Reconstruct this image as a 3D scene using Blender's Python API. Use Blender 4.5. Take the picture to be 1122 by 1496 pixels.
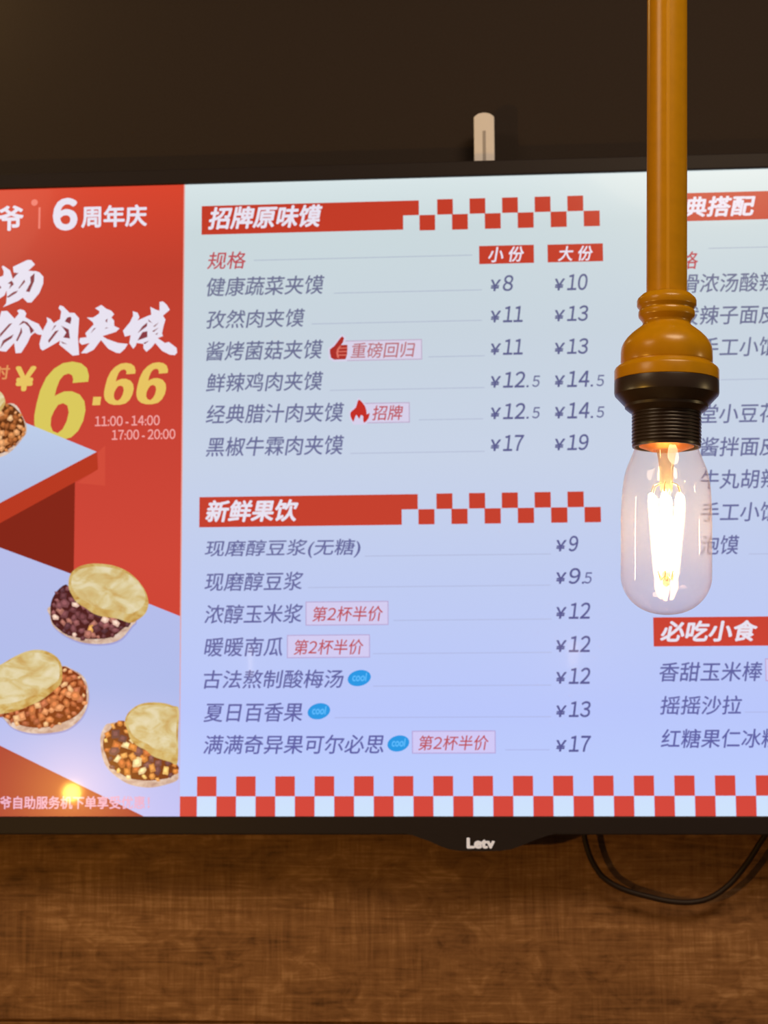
import bpy, bmesh, math, random
from mathutils import Vector, Matrix
from mathutils.geometry import tessellate_polygon

for _o in list(bpy.data.objects):
    bpy.data.objects.remove(_o, do_unlink=True)
SC = bpy.context.scene
COL = SC.collection
MM = 0.001
Z0 = 1.65            # height of the lower edge of the television picture above the floor (m)
# World: X right, Y into the wall, Z up. The television picture lies in the plane Y = 0,
# X = 0 is the seam between the red promotion panel and the pale menu panel.

# ------------------------------------------------------------------ camera
cam_data = bpy.data.cameras.new('camera')
cam = bpy.data.objects.new('camera', cam_data)
COL.objects.link(cam)
YAW, PITCH, ROLL = -0.0763636, 0.1177490, -0.0043511
cy_, sy_, cp_, sp_ = math.cos(YAW), math.sin(YAW), math.cos(PITCH), math.sin(PITCH)
fwd = Vector((sy_ * cp_, cy_ * cp_, sp_))
r0 = Vector((cy_, -sy_, 0)); u0 = r0.cross(fwd)
rgt = r0 * math.cos(ROLL) + u0 * math.sin(ROLL)
upv = -r0 * math.sin(ROLL) + u0 * math.cos(ROLL)
m = Matrix.Identity(4)
for i in range(3):
    m[i][0], m[i][1], m[i][2] = rgt[i], upv[i], -fwd[i]
m.translation = Vector((0.328024, -1.704703, Z0 + 0.088267))
cam.matrix_world = m
cam_data.sensor_fit = 'HORIZONTAL'
cam_data.sensor_width = 36.0
cam_data.lens = 36.0 * 2600 / 1122
cam_data.clip_start = 0.02
cam_data.dof.use_dof = True
cam_data.dof.focus_distance = 0.90
cam_data.dof.aperture_fstop = 42.0
SC.camera = cam

# ------------------------------------------------------------------ world, lights, exposure
SC.view_settings.view_transform = 'Standard'
SC.view_settings.look = 'None'
SC.view_settings.gamma = 1.0
SC.view_settings.exposure = 0.0
SC.view_settings.use_curve_mapping = False
SC.cycles.max_bounces = 8
SC.cycles.transparent_max_bounces = 16
world = bpy.data.worlds.new('World')
SC.world = world
world.use_nodes = True
world.node_tree.nodes['Background'].inputs[0].default_value = (0.80, 0.68, 0.62, 1)
world.node_tree.nodes['Background'].inputs[1].default_value = 0.06

def lamp(name, kind, loc, energy, color, size=0.1, target=None):
    d = bpy.data.lights.new(name, kind)
    d.energy = energy; d.color = color
    if kind == 'AREA':
        d.shape = 'DISK'; d.size = size
    else:
        d.shadow_soft_size = size
    o = bpy.data.objects.new(name, d); COL.objects.link(o)
    o.location = loc
    if target is not None:
        o.rotation_euler = (Vector(target) - Vector(loc)).to_track_quat('-Z', 'Y').to_euler()
    return o
WARM = (1.0, 0.75, 0.49)
# ceiling downlights of the restaurant, in front of the wall and behind the camera
lamp('ceiling_downlight', 'AREA', (0.70, -1.42, 2.93), 18.2, WARM, 0.7, (0.35, 0.05, 1.35))
lamp('ceiling_downlight', 'AREA', (-1.0, -1.9, 2.93), 9.4, WARM, 0.7, (0.0, 0.05, 1.35))
# small bright lamp hanging to the left of the camera: the spark mirrored in the screen's lower left corner
lamp('bare_bulb_light', 'POINT', (-0.450, -1.36, Z0 - 0.030), 15.0, (1.0, 0.52, 0.08), 0.0140)
# filament bulbs of the neighbouring lamps in the same row, outside the frame; they glint in the near bulb's glass
for _x, _y, _z in ((0.86, -0.86, 0.212), (-0.06, -0.838, 0.176)):
    _l = lamp('neighbour_bulb_light', 'AREA', (_x, _y, Z0 + _z), 0.22, (1.0, 0.72, 0.34), 0.012, (0.401, -0.815, Z0 + _z))
    _l.data.shape = 'RECTANGLE'; _l.data.size = 0.014; _l.data.size_y = 0.042
# lamp washing the dark upper wall just beyond the upper left corner
lamp('wall_washer_light', 'POINT', (-0.36, -0.06, Z0 + 0.93), 1.1, (1.0, 0.72, 0.28), 0.03)

# ------------------------------------------------------------------ helpers
def lin(c):
    def f(v):
        v /= 255.0
        return v / 12.92 if v <= 0.04045 else ((v + 0.055) / 1.055) ** 2.4
    return (f(c[0]), f(c[1]), f(c[2]), 1.0)

def new_mat(name):
    mt = bpy.data.materials.new(name); mt.use_nodes = True
    return mt, mt.node_tree, mt.node_tree.nodes['Principled BSDF']

def N(nt, kind, **kw):
    n = nt.nodes.new(kind)
    for k, v in kw.items():
        if k in n.inputs: n.inputs[k].default_value = v
        else: setattr(n, k, v)
    return n

def ramp(nt, fac, stops, interp='LINEAR'):
    r = nt.nodes.new('ShaderNodeValToRGB')
    r.color_ramp.interpolation = interp
    e = r.color_ramp.elements
    while len(e) < len(stops): e.new(0.5)
    for el, (p, c) in zip(e, stops):
        el.position = p; el.color = c
    nt.links.new(fac, r.inputs[0])
    return r.outputs[0]

def screen_optics(b):
    b.inputs['Base Color'].default_value = (0.004, 0.004, 0.004, 1)
    b.inputs['Roughness'].default_value = 0.21
    b.inputs['Specular IOR Level'].default_value = 0.16
    b.inputs['Coat Weight'].default_value = 0.05
    b.inputs['Coat Roughness'].default_value = 0.045
    b.inputs['Emission Strength'].default_value = 1.0

def lit(name, c):
    """flat colour of the lit display"""
    mt, nt, b = new_mat(name); screen_optics(b)
    b.inputs['Emission Color'].default_value = lin(c)
    return mt

def lit_ramp(name, stops):
    """display colour graded over the picture height, 0 = bottom, 1 = top (the panel's own tint)"""
    mt, nt, b = new_mat(name); screen_optics(b)
    tc = N(nt, 'ShaderNodeTexCoord'); sp = N(nt, 'ShaderNodeSeparateXYZ')
    nt.links.new(tc.outputs['Object'], sp.inputs[0])
    mp = N(nt, 'ShaderNodeMapRange'); mp.inputs[1].default_value = 0.0; mp.inputs[2].default_value = 0.622
    nt.links.new(sp.outputs['Z'], mp.inputs[0])
    nt.links.new(ramp(nt, mp.outputs[0], [(p, lin(c)) for p, c in stops]), b.inputs['Emission Color'])
    return mt

def lit_bread(name, cols, scale=45.0):
    mt, nt, b = new_mat(name); screen_optics(b)
    tc = N(nt, 'ShaderNodeTexCoord')
    mpn = N(nt, 'ShaderNodeMapping'); mpn.inputs['Rotation'].default_value = (0, 0.6, 0); mpn.inputs['Scale'].default_value = (1.0, 1.0, 1.7)
    nt.links.new(tc.outputs['Object'], mpn.inputs[0])
    n = N(nt, 'ShaderNodeTexNoise', Scale=scale, Detail=3.0, Roughness=0.55, Distortion=0.8)
    nt.links.new(mpn.outputs[0], n.inputs[0])
    nt.links.new(ramp(nt, n.outputs[0], [(0.32, lin(cols[0])), (0.45, lin(cols[1])), (0.57, lin(cols[2])), (0.68, lin(cols[3]))]), b.inputs['Emission Color'])
    return mt

def plain(name, c, rough=0.5, spec=0.5, metallic=0.0, coat=0.0, coat_rough=0.1, bump=0.0, bump_scale=200.0, var=0.0):
    mt, nt, b = new_mat(name)
    b.inputs['Base Color'].default_value = c if len(c) == 4 else (*c, 1)
    b.inputs['Roughness'].default_value = rough
    b.inputs['Specular IOR Level'].default_value = spec
    b.inputs['Metallic'].default_value = metallic
    b.inputs['Coat Weight'].default_value = coat
    b.inputs['Coat Roughness'].default_value = coat_rough
    tc = N(nt, 'ShaderNodeTexCoord')
    if bump or var:
        n = N(nt, 'ShaderNodeTexNoise', Scale=bump_scale, Detail=4.0)
        nt.links.new(tc.outputs['Object'], n.inputs[0])
        if bump:
            bp = N(nt, 'ShaderNodeBump', Strength=bump, Distance=0.001)
            nt.links.new(n.outputs[0], bp.inputs['Height']); nt.links.new(bp.outputs[0], b.inputs['Normal'])
        if var:
            c4 = b.inputs['Base Color'].default_value[:]
            nt.links.new(ramp(nt, n.outputs[0], [(0.3, tuple(x * (1 - var) for x in c4[:3]) + (1,)), (0.7, tuple(min(1, x * (1 + var)) for x in c4[:3]) + (1,))]), b.inputs['Base Color'])
    return mt

class Sheet:
    """collects polygons into one mesh with several materials"""
    def __init__(self): self.v = []; self.f = []; self.mi = []; self.mats = []; self.sm = []
    def slot(self, mt):
        if mt not in self.mats: self.mats.append(mt)
        return self.mats.index(mt)
    def add(self, verts, faces, mt, smooth=False):
        o = len(self.v); s = self.slot(mt)
        self.v += [tuple(x) for x in verts]
        for f in faces:
            self.f.append(tuple(i + o for i in f)); self.mi.append(s); self.sm.append(smooth)
    # flat artwork on the display; coordinates in mm (u right, v up), level = layer towards the viewer
    def rect(self, u0, v0, u1, v1, mt, level=1):
        y = -level * 0.00012
        self.add([(u0*MM, y, v0*MM), (u1*MM, y, v0*MM), (u1*MM, y, v1*MM), (u0*MM, y, v1*MM)], [(0, 1, 2, 3)], mt)
    def poly(self, pts, mt, level=1):
        y = -level * 0.00012
        p3 = [Vector((a, b, 0)) for a, b in pts]
        tris = tessellate_polygon([p3])
        vs = [(a*MM, y, b*MM) for a, b in pts]
        fs = []
        for t in tris:
            a, b, c = (p3[i] for i in t)
            fs.append(t if (b - a).cross(c - a).z > 0 else (t[0], t[2], t[1]))
        self.add(vs, fs, mt)
    def frame(self, u0, v0, u1, v1, t, mt, level=1):
        self.rect(u0, v0, u1, v0 + t, mt, level); self.rect(u0, v1 - t, u1, v1, mt, level)
        self.rect(u0, v0, u0 + t, v1, mt, level); self.rect(u1 - t, v0, u1, v1, mt, level)
    def text(self, s, box, mt, level=2, shear=0.22, bold=0.0, y=None):
        """lettering fitted to a box; heavier weights are the regular strokes laid down again around their outline"""
        vs, fs = text_mesh(s, shear)
        xs = [q[0] for q in vs]; ys = [q[1] for q in vs]
        x0, x1, y0, y1 = min(xs), max(xs), min(ys), max(ys)
        u0, v0, u1, v1 = box
        yy = -level * 0.00012 if y is None else y
        rb = bold
        kx = (u1 - u0) / (x1 - x0 + 2*rb); ky = (v1 - v0) / (y1 - y0 + 2*rb)
        offs = [(0, 0)]
        if rb: offs += [(rb*math.cos(k*math.pi/4), rb*math.sin(k*math.pi/4)) for k in range(8)] if rb > 0.012 else [(rb, 0), (-rb, 0), (0, rb), (0, -rb)]
        for n, (dx, dy) in enumerate(offs):
            out = [((u0 + (q[0] - x0 + rb + dx)*kx)*MM, yy - n*0.000002, (v0 + (q[1] - y0 + rb + dy)*ky)*MM) for q in vs]
            self.add(out, fs, mt)
    def build(self, name, parent=None, offset=(0, 0, 0)):
        me = bpy.data.meshes.new(name)
        me.from_pydata(self.v, [], self.f)
        for mt in self.mats: me.materials.append(mt)
        me.polygons.foreach_set('material_index', self.mi)
        me.polygons.foreach_set('use_smooth', self.sm)
        me.update()
        o = bpy.data.objects.new(name, me); COL.objects.link(o)
        if parent is not None: o.parent = parent
        o.location = offset
        return o

_tcache = {}
WIDE = {ord(c): 0xFEE0 + ord(c) for c in '0123456789'}
WIDE[ord('¥')] = 0xFFE5
def text_mesh(s, shear):
    key = (s, shear)
    if key in _tcache: return _tcache[key]
    pure = all(c in '0123456789:-. ¥' for c in s)
    vs, fs = [], []
    if pure:                       # numerals: set one by one so that they sit close together
        x = 0.0
        for c in s:
            if c == ' ': x += 0.22; continue
            gv, gf = glyphs(c.translate(WIDE), shear)
            lo = min(q[0] - shear*q[1] for q in gv); hi = max(q[0] - shear*q[1] for q in gv)
            w = hi - lo; pad = 0.045
            adv = max(w + 2*pad, 0.555 if c.isdigit() else 0.0)
            off = x + (adv - w)/2 - lo
            o = len(vs)
            vs += [(q[0] + off, q[1]) for q in gv]; fs += [tuple(i + o for i in f) for f in gf]
            x += adv
    elif '2' in s:
        x = 0.0
        for c in s:
            gv, gf = glyphs(c.translate(WIDE), shear)
            cut = 0.21 if c == '2' else 0.0
            o = len(vs)
            vs += [(q[0] + x - cut, q[1]) for q in gv]; fs += [tuple(i + o for i in f) for f in gf]
            x += 0.62 if c == '2' else 1.0
    else:
        vs, fs = glyphs(s.translate(WIDE) if len(s) < 3 else s.replace('2', '２'), shear)
    _tcache[key] = (vs, fs)
    return vs, fs

def glyphs(s, shear):
    cu = bpy.data.curves.new('lettering', 'FONT')
    cu.body = s; cu.size = 1.0; cu.shear = shear; cu.resolution_u = 4
    ob = bpy.data.objects.new('lettering', cu); COL.objects.link(ob)
    dg = bpy.context.evaluated_depsgraph_get(); dg.update()
    me = bpy.data.meshes.new_from_object(ob.evaluated_get(dg))
    vs = [(v.co.x, v.co.y) for v in me.vertices]; fs = []
    for p in me.polygons:
        ids = list(p.vertices)
        if p.normal.z < 0: ids.reverse()
        fs.append(tuple(ids))
    bpy.data.objects.remove(ob); bpy.data.curves.remove(cu); bpy.data.meshes.remove(me)
    return vs, fs

def tag(o, label, cat, group=None):
    o['label'] = label; o['category'] = cat
    if group: o['group'] = group
    return o

def empty(name, loc):
    o = bpy.data.objects.new(name, None); COL.objects.link(o)
    o.location = loc; o.empty_display_size = 0.05
    return o

def bm_obj(name, bm, mt, parent=None, loc=(0, 0, 0), smooth=None):
    bmesh.ops.recalc_face_normals(bm, faces=bm.faces)
    me = bpy.data.meshes.new(name); bm.to_mesh(me); bm.free()
    if mt: me.materials.append(mt)
    if smooth is not None:
        me.polygons.foreach_set('use_smooth', [smooth] * len(me.polygons))
    o = bpy.data.objects.new(name, me); COL.objects.link(o)
    if parent is not None: o.parent = parent
    o.location = loc
    return o

def bm_box(bm, lo, hi, bevel=0.0, seg=2):
    r = bmesh.ops.create_cube(bm, size=1.0)
    for v in r['verts']:
        v.co = Vector(tuple(lo[i] + (v.co[i] + 0.5) * (hi[i] - lo[i]) for i in range(3)))
    if bevel:
        es = list({e for v in r['verts'] for e in v.link_edges})
        bmesh.ops.bevel(bm, geom=es, offset=bevel, segments=seg, affect='EDGES', profile=0.5)

def bm_lathe(bm, prof, seg=64, cap0=False, cap1=False):
    """prof: list of (radius, z) in m around the local Z axis"""
    rings = []
    for r, z in prof:
        if r < 1e-6: rings.append([bm.verts.new((0, 0, z))])
        else: rings.append([bm.verts.new((r*math.cos(2*math.pi*k/seg), r*math.sin(2*math.pi*k/seg), z)) for k in range(seg)])
    for a, b in zip(rings, rings[1:]):
        for k in range(seg):
            k2 = (k + 1) % seg
            if len(a) == 1 and len(b) == 1: continue
            if len(a) == 1: bm.faces.new((a[0], b[k], b[k2]))
            elif len(b) == 1: bm.faces.new((a[k], b[0], a[k2]))
            else: bm.faces.new((a[k], b[k], b[k2], a[k2]))
    if cap0 and len(rings[0]) > 1: bm.faces.new(rings[0])
    if cap1 and len(rings[-1]) > 1: bm.faces.new(rings[-1])

def smooth_by_angle(o, deg=32):
    me = o.data
    bm = bmesh.new(); bm.from_mesh(me)
    for f in bm.faces: f.smooth = True
    for e in bm.edges:
        e.smooth = len(e.link_faces) == 2 and e.calc_face_angle(0) < math.radians(deg)
    bm.to_mesh(me); bm.free()

def bm_tube(bm, pts, r, seg=12, caps=True):
    pts = [Vector(p) for p in pts]
    prev = None; rings = []
    for i, p in enumerate(pts):
        t = (pts[min(i+1, len(pts)-1)] - pts[max(i-1, 0)]).normalized()
        if prev is None:
            n = t.orthogonal().normalized()
        else:
            n = (prev - t * prev.dot(t)).normalized()
        prev = n; b = t.cross(n)
        rr = r[i] if isinstance(r, (list, tuple)) else r
        rings.append([bm.verts.new(p + (n*math.cos(2*math.pi*k/seg) + b*math.sin(2*math.pi*k/seg))*rr) for k in range(seg)])
    for a, b in zip(rings, rings[1:]):
        for k in range(seg):
            bm.faces.new((a[k], a[(k+1) % seg], b[(k+1) % seg], b[k]))
    if caps:
        bm.faces.new(list(reversed(rings[0]))); bm.faces.new(rings[-1])

def spline(pts, n=10, closed=False):
    """Catmull-Rom through points"""
    P = [Vector(p) for p in pts]; out = []; L = len(P)
    rng = range(L if closed else L - 1)
    for i in rng:
        if closed: p0, p1, p2, p3 = P[(i-1) % L], P[i], P[(i+1) % L], P[(i+2) % L]
        else: p0, p1, p2, p3 = P[max(i-1, 0)], P[i], P[i+1], P[min(i+2, L-1)]
        for k in range(n):
            t = k / n
            out.append(0.5*((2*p1) + (p2-p0)*t + (2*p0-5*p1+4*p2-p3)*t*t + (3*p1-p0-3*p2+p3)*t**3))
    if not closed: out.append(P[-1])
    return out

def spline2(pts, n=6): return [(p.x, p.y) for p in spline([(a, b, 0) for a, b in pts], n, True)]

# ------------------------------------------------------------------ the setting
def wood_material():
    mt, nt, b = new_mat('wood_laminate')
    tc = N(nt, 'ShaderNodeTexCoord')
    def noise(scale, detail, rough=0.55, dist=0.0):
        mp = N(nt, 'ShaderNodeMapping'); mp.inputs['Scale'].default_value = scale
        nt.links.new(tc.outputs['Object'], mp.inputs[0])
        n = N(nt, 'ShaderNodeTexNoise', Scale=1.0, Detail=detail, Roughness=rough, Distortion=dist)
        nt.links.new(mp.outputs[0], n.inputs[0]); return n.outputs[0]
    grain = noise((7, 1, 120), 6, 0.68, 2.2)      # wavering horizontal grain
    patch = noise((5, 1, 17), 3, 0.5, 1.0)        # broad bands
    saw = noise((190, 1, 12), 4, 0.65, 0.8)       # vertical saw marks
    blot = noise((38, 1, 52), 4, 0.62, 1.2)
    where = noise((9, 1, 20), 2, 0.5, 0.5)        # saw marks come and go
    def mixv(a, bb, f):
        mx = N(nt, 'ShaderNodeMix', data_type='FLOAT')
        if isinstance(f, float): mx.inputs[0].default_value = f
        else: nt.links.new(f, mx.inputs[0])
        nt.links.new(a, mx.inputs[2]); nt.links.new(bb, mx.inputs[3]); return mx.outputs[0]
    wf = N(nt, 'ShaderNodeMapRange'); wf.inputs[1].default_value = 0.40; wf.inputs[2].default_value = 0.62; wf.inputs[3].default_value = 0.05; wf.inputs[4].default_value = 0.75
    nt.links.new(where, wf.inputs[0])
    v = mixv(mixv(grain, patch, 0.38), mixv(blot, saw, wf.outputs[0]), 0.40)
    col = ramp(nt, v, [(0.37, (0.110, 0.048, 0.019, 1)), (0.45, (0.250, 0.116, 0.046, 1)), (0.53, (0.360, 0.175, 0.071, 1)), (0.61, (0.56, 0.31, 0.15, 1))])
    nt.links.new(col, b.inputs['Base Color'])
    b.inputs['Roughness'].default_value = 0.6
    b.inputs['Specular IOR Level'].default_value = 0.25
    bp = N(nt, 'ShaderNodeBump', Strength=0.25, Distance=0.001)
    nt.links.new(v, bp.inputs['Height']); nt.links.new(bp.outputs[0], b.inputs['Normal'])
    return mt

def struct(name, boxes, mt):
    bm = bmesh.new()
    for lo, hi, bv in boxes: bm_box(bm, lo, hi, bv)
    o = bm_obj(name, bm, mt); o['kind'] = 'structure'
    return o

WALL_Y = 0.085
CEIL = 3.0
m_wood = wood_material()
m_dark = plain('dark_brown_paint', (0.042, 0.030, 0.026), rough=0.75, spec=0.2, bump=0.15, bump_scale=400, var=0.06)
m_ceil = plain('dark_ceiling_paint', (0.05, 0.04, 0.035), rough=0.8, bump=0.1, bump_scale=300)
m_floor = plain('grey_floor_tile', (0.16, 0.13, 0.11), rough=0.45, bump=0.1, bump_scale=120, var=0.15)
JOINT = Z0 - 0.2055
struct('wall_back', [((-2.2, WALL_Y, 0.0), (2.6, WALL_Y + 0.09, JOINT - 0.0012), 0.0008),
                     ((-2.2, WALL_Y, JOINT + 0.0012), (2.6, WALL_Y + 0.09, Z0 + 0.40), 0.0008),
                     ((-2.2, WALL_Y + 0.006, JOINT - 0.02), (2.6, WALL_Y + 0.085, JOINT + 0.02), 0)], m_wood)
struct('wall_upper', [((-2.2, WALL_Y, Z0 + 0.40), (2.6, WALL_Y + 0.09, CEIL), 0)], m_dark)
struct('ceiling', [((-2.2, -4.2, CEIL), (2.6, WALL_Y + 0.09, CEIL + 0.1), 0)], m_ceil)
struct('floor', [((-2.2, -4.2, -0.1), (2.6, WALL_Y + 0.09, 0.0), 0)], m_floor)

# ------------------------------------------------------------------ television
U_L, U_R, V_T = -276.5, 829.5, 622.0
BZ_T, BZ_B, BZ_S = 15.2, 17.0, 15.0
tv_base = Vector(((U_L + U_R) / 2 * MM, 0.03, Z0 - 0.033))
tv = empty('television', tv_base)
tag(tv, 'large flat black television on the wall showing a red and white Chinese menu', 'television')
OFF = Vector((0, 0, Z0)) - tv_base

m_bezel = plain('black_bezel_plastic', (0.030, 0.024, 0.027), rough=0.42, spec=0.10, bump=0.05, bump_scale=900)
m_shell = plain('black_shell_plastic', (0.012, 0.011, 0.011), rough=0.5)
m_badge = plain('white_badge_added_glow', (0.85, 0.85, 0.92), rough=0.4)
_b = m_badge.node_tree.nodes['Principled BSDF']; _b.inputs['Emission Color'].default_value = (0.86, 0.88, 1.0, 1); _b.inputs['Emission Strength'].default_value = 0.30  # faint bluish emission added to make the lettering look brighter

bm = bmesh.new()
u0, u1, v0, v1 = (U_L - BZ_S)*MM, (U_R + BZ_S)*MM, -BZ_B*MM, (V_T + BZ_T)*MM
for lo, hi in (((u0, -0.004, v0), (u1, 0.020, 0.0)), ((u0, -0.004, V_T*MM), (u1, 0.020, v1)),
               ((u0, -0.004, 0.0), (U_L*MM, 0.020, V_T*MM)), ((U_R*MM, -0.004, 0.0), (u1, 0.020, V_T*MM))):
    bm_box(bm, lo, hi, 0.0012, 2)
bm_obj('bezel', bm, m_bezel, tv, OFF)
bm = bmesh.new()
bm_box(bm, (u0 + 0.004, 0.018, v0 + 0.004), (u1 - 0.004, 0.034, v1 - 0.004), 0.004)
bm_box(bm, (u0 + 0.14, 0.030, v0 + 0.05), (u1 - 0.14, 0.052, v1 - 0.06), 0.006)
bm_box(bm, (u0 + 0.35, 0.050, v0 + 0.20), (u1 - 0.35, WALL_Y, v1 - 0.16), 0.002)
bm_obj('rear_shell', bm, m_shell, tv, OFF)
# receiver chin under the bezel with the maker's lettering
chin = [(214, -15.5), (224, -17.6), (238, -22.5), (250, -27.6), (258, -30.4), (268, -31.9), (286, -32.3), (306, -31.9), (317, -30.2), (326, -27.0), (338, -22.0), (350, -17.8), (360, -15.5)]
bm = bmesh.new()
fr = [bm.verts.new((a*MM, -0.0045, b*MM)) for a, b in chin]
bk = [bm.verts.new((a*MM, 0.016, b*MM)) for a, b in chin]
bm.faces.new(fr); bm.faces.new(list(reversed(bk)))
for i in range(len(chin)):
    j = (i + 1) % len(chin); bm.faces.new((fr[i], bk[i], bk[j], fr[j]))
chin_o = bm_obj('receiver_chin', bm, m_bezel, tv, OFF)
s = Sheet(); s.text('Letv', (274.6, -29.8, 301.0, -19.6), m_badge, shear=0.0, bold=0.05, y=-0.0048)
badge = s.build('brand_lettering', chin_o); badge['label'] = 'white maker lettering on the chin'

# ---- colours of the picture on the display
BG = lit_ramp('menu_background', [(0.0, (190, 207, 255)), (0.16, (186, 199, 252)), (0.36, (192, 204, 242)), (0.55, (200, 211, 232)), (0.75, (200, 212, 223)), (0.92, (203, 217, 221)), (1.0, (216, 229, 231))])
RED = lit_ramp('menu_red', [(0.0, (213, 72, 60)), (0.45, (197, 64, 46)), (1.0, (193, 58, 38))])
PRED = lit_ramp('promotion_red', [(0.0, (205, 62, 48)), (0.40, (207, 70, 55)), (0.62, (200, 66, 52)), (0.86, (190, 62, 45)), (1.0, (216, 68, 45))])
WHITE = lit('picture_white', (236, 232, 245))
CHECK = lit_ramp('checker_white', [(0.0, (208, 228, 252)), (0.05, (205, 224, 255)), (0.5, (218, 226, 245)), (1.0, (216, 230, 232))])
INK = lit_ramp('menu_ink', [(0.0, (92, 92, 168)), (0.4, (104, 106, 158)), (0.75, (108, 112, 146)), (1.0, (112, 116, 144))])
INKP = lit_ramp('price_ink', [(0.0, (86, 86, 150)), (0.4, (92, 92, 146)), (1.0, (96, 100, 136))])
REDINK = lit('red_ink', (190, 78, 86))
ROSE = lit('rose_ink', (186, 112, 120))
RULE = lit_ramp('rule_grey', [(0.0, (172, 180, 236)), (0.5, (180, 188, 214)), (1.0, (170, 180, 196))])
PINK = lit_ramp('tag_fill', [(0.0, (208, 200, 250)), (0.4, (212, 206, 238)), (1.0, (220, 212, 226))])
EDGE = lit_ramp('tag_edge', [(0.0, (180, 158, 214)), (1.0, (190, 164, 184))])
BLUE = lit('blue_seal', (42, 152, 228))
BLUEW = lit('blue_seal_lettering', (98, 190, 255))
LILAC = lit_ramp('promotion_white', [(0.0, (196, 196, 246)), (0.2, (176, 188, 236)), (0.42, (184, 190, 234)), (0.5, (180, 192, 226)), (0.62, (190, 206, 234)), (1.0, (225, 225, 240))])
LETW = lit('lettering_white', (232, 226, 240))
SLAB = lit('slab_side_red', (184, 56, 32))
PILLAR = lit('pillar_dark_red', (132, 36, 22))
DKRED = lit('brush_counter', (136, 58, 66))
FLOORRED = lit('floor_red', (172, 62, 52))
GOLD = lit('price_gold', (218, 200, 92))
GOLD2 = lit('price_amber', (232, 196, 98))
AMBER = lit('amber_lettering', (226, 150, 92))
SALMON = lit('salmon', (240, 128, 112))
PALEPINK = lit('pale_pink_lettering', (244, 168, 164))
MAUVE = lit('footnote_lettering', (232, 176, 206))
STRIP = lit('lit_strip_red', (210, 76, 58))

s = Sheet()
s.rect(U_L, 0, U_R, V_T, BG, 0)
screen = s.build('screen', tv, OFF)

def part(sheet, name, label=None):
    o = sheet.build(name, screen)
    if label: o['label'] = label
    return o

POLYS = {'finger1': [(153.9, 452.9), (162.2, 453.1), (162.2, 452.3), (154.2, 451.9)],
 'finger2': [(152.9, 449.5), (162.3, 449.8), (162.3, 448.8), (152.9, 448.5)],
 'finger3': [(152.4, 446.1), (161.8, 446.1), (161.6, 445.1), (152.4, 445.1)],
 'flame': [(173.4, 401.1), (179.1, 395.2), (181.0, 389.3), (181.2, 386.4), (183.9, 387.6), (182.9, 382.6), (179.1, 378.3), (177.7, 380.7), (177.7, 384.6), (175.3, 385.6),
           (173.8, 382.2), (171.0, 386.1), (169.1, 381.8), (168.1, 379.5), (165.7, 383.8), (165.5, 388.7), (170.5, 393.4)],
 'flame_back': [(172.9, 403.5), (180.6, 396.1), (183.4, 389.3), (185.8, 388.3), (184.8, 381.6), (180.0, 376.4), (168.1, 376.6), (164.3, 382.9), (163.8, 389.7),
                (169.1, 394.4)],
 'low_white': [(-260.5, 291.1), (-180.5, 260.4), (-109.0, 233.8), (-30.7, 203.4), (-0.9, 191.4), (0.1, -0.2), (-33.9, -0.2), (-176.4, 67.8), (-255.5, 105.2)],
 'palm_line': [(155.3, 455.3), (152.4, 451.9), (151.5, 448.0), (152.4, 443.2), (154.3, 442.6), (153.2, 448.0), (154.3, 452.4), (156.3, 454.8)],
 'pillar': [(-181.1, 284.9), (-106.7, 324.1), (-106.5, 230.4), (-258.5, 289.9), (-257.3, 245.5)],
 'slab_side': [(-85.3, 353.6), (-83.9, 336.5), (-90.4, 332.6), (-106.7, 324.1), (-181.1, 284.4), (-257.3, 245.5), (-257.9, 264.9), (-181.5, 304.5)],
 'strip': [(-83.9, 336.5), (-84.2, 353.6), (-77.1, 360.0), (-76.6, 320.1), (-104.9, 323.2)],
 'thumb': [(145.2, 451.6), (149.5, 454.9), (155.3, 462.6), (157.4, 464.5), (159.2, 462.5), (157.7, 457.6), (155.8, 455.7), (162.2, 455.8), (162.5, 453.7), (162.2, 446.4),
           (160.6, 441.5), (149.5, 441.3), (146.2, 443.3), (145.2, 448.2)],
 'thumb_back': [(143.3, 452.6), (148.6, 456.4), (154.4, 463.6), (157.4, 466.6), (160.9, 462.9), (160.1, 458.6), (164.4, 457.5), (164.4, 444.9), (161.8, 439.6),
                (149.0, 439.3), (144.2, 442.3)],
 'top_white': [(-262.3, 433.1), (-156.4, 383.6), (-85.3, 353.8), (-181.5, 304.3), (-257.8, 264.5)]}
PTX = [('爷', [-189.1, 579.1, -163.3, 605.2]), ('6', [-133.5, 577.9, -108.4, 611.5]), ('周年庆', [-104.6, 580.1, -38.0, 602.9]), ('时', [-189.8, 427.8, -173.9, 442.3]),
 ('¥', [-168.4, 415.7, -147.1, 440.9]), ('6', [-148.6, 366.2, -94.3, 444.6]), ('.', [-90.6, 400.3, -81.7, 408.7]), ('66', [-78.9, 400.3, -15.2, 442.2]),
 ('11:00 - 14:00', [-87.6, 379.2, -23.0, 389.3]), ('17:00 - 20:00', [-70.5, 365.3, -7.3, 375.3]), ('爷自助服务机下单享受优惠！', [-175.2, 7.0, -28.7, 19.4])]
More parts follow.
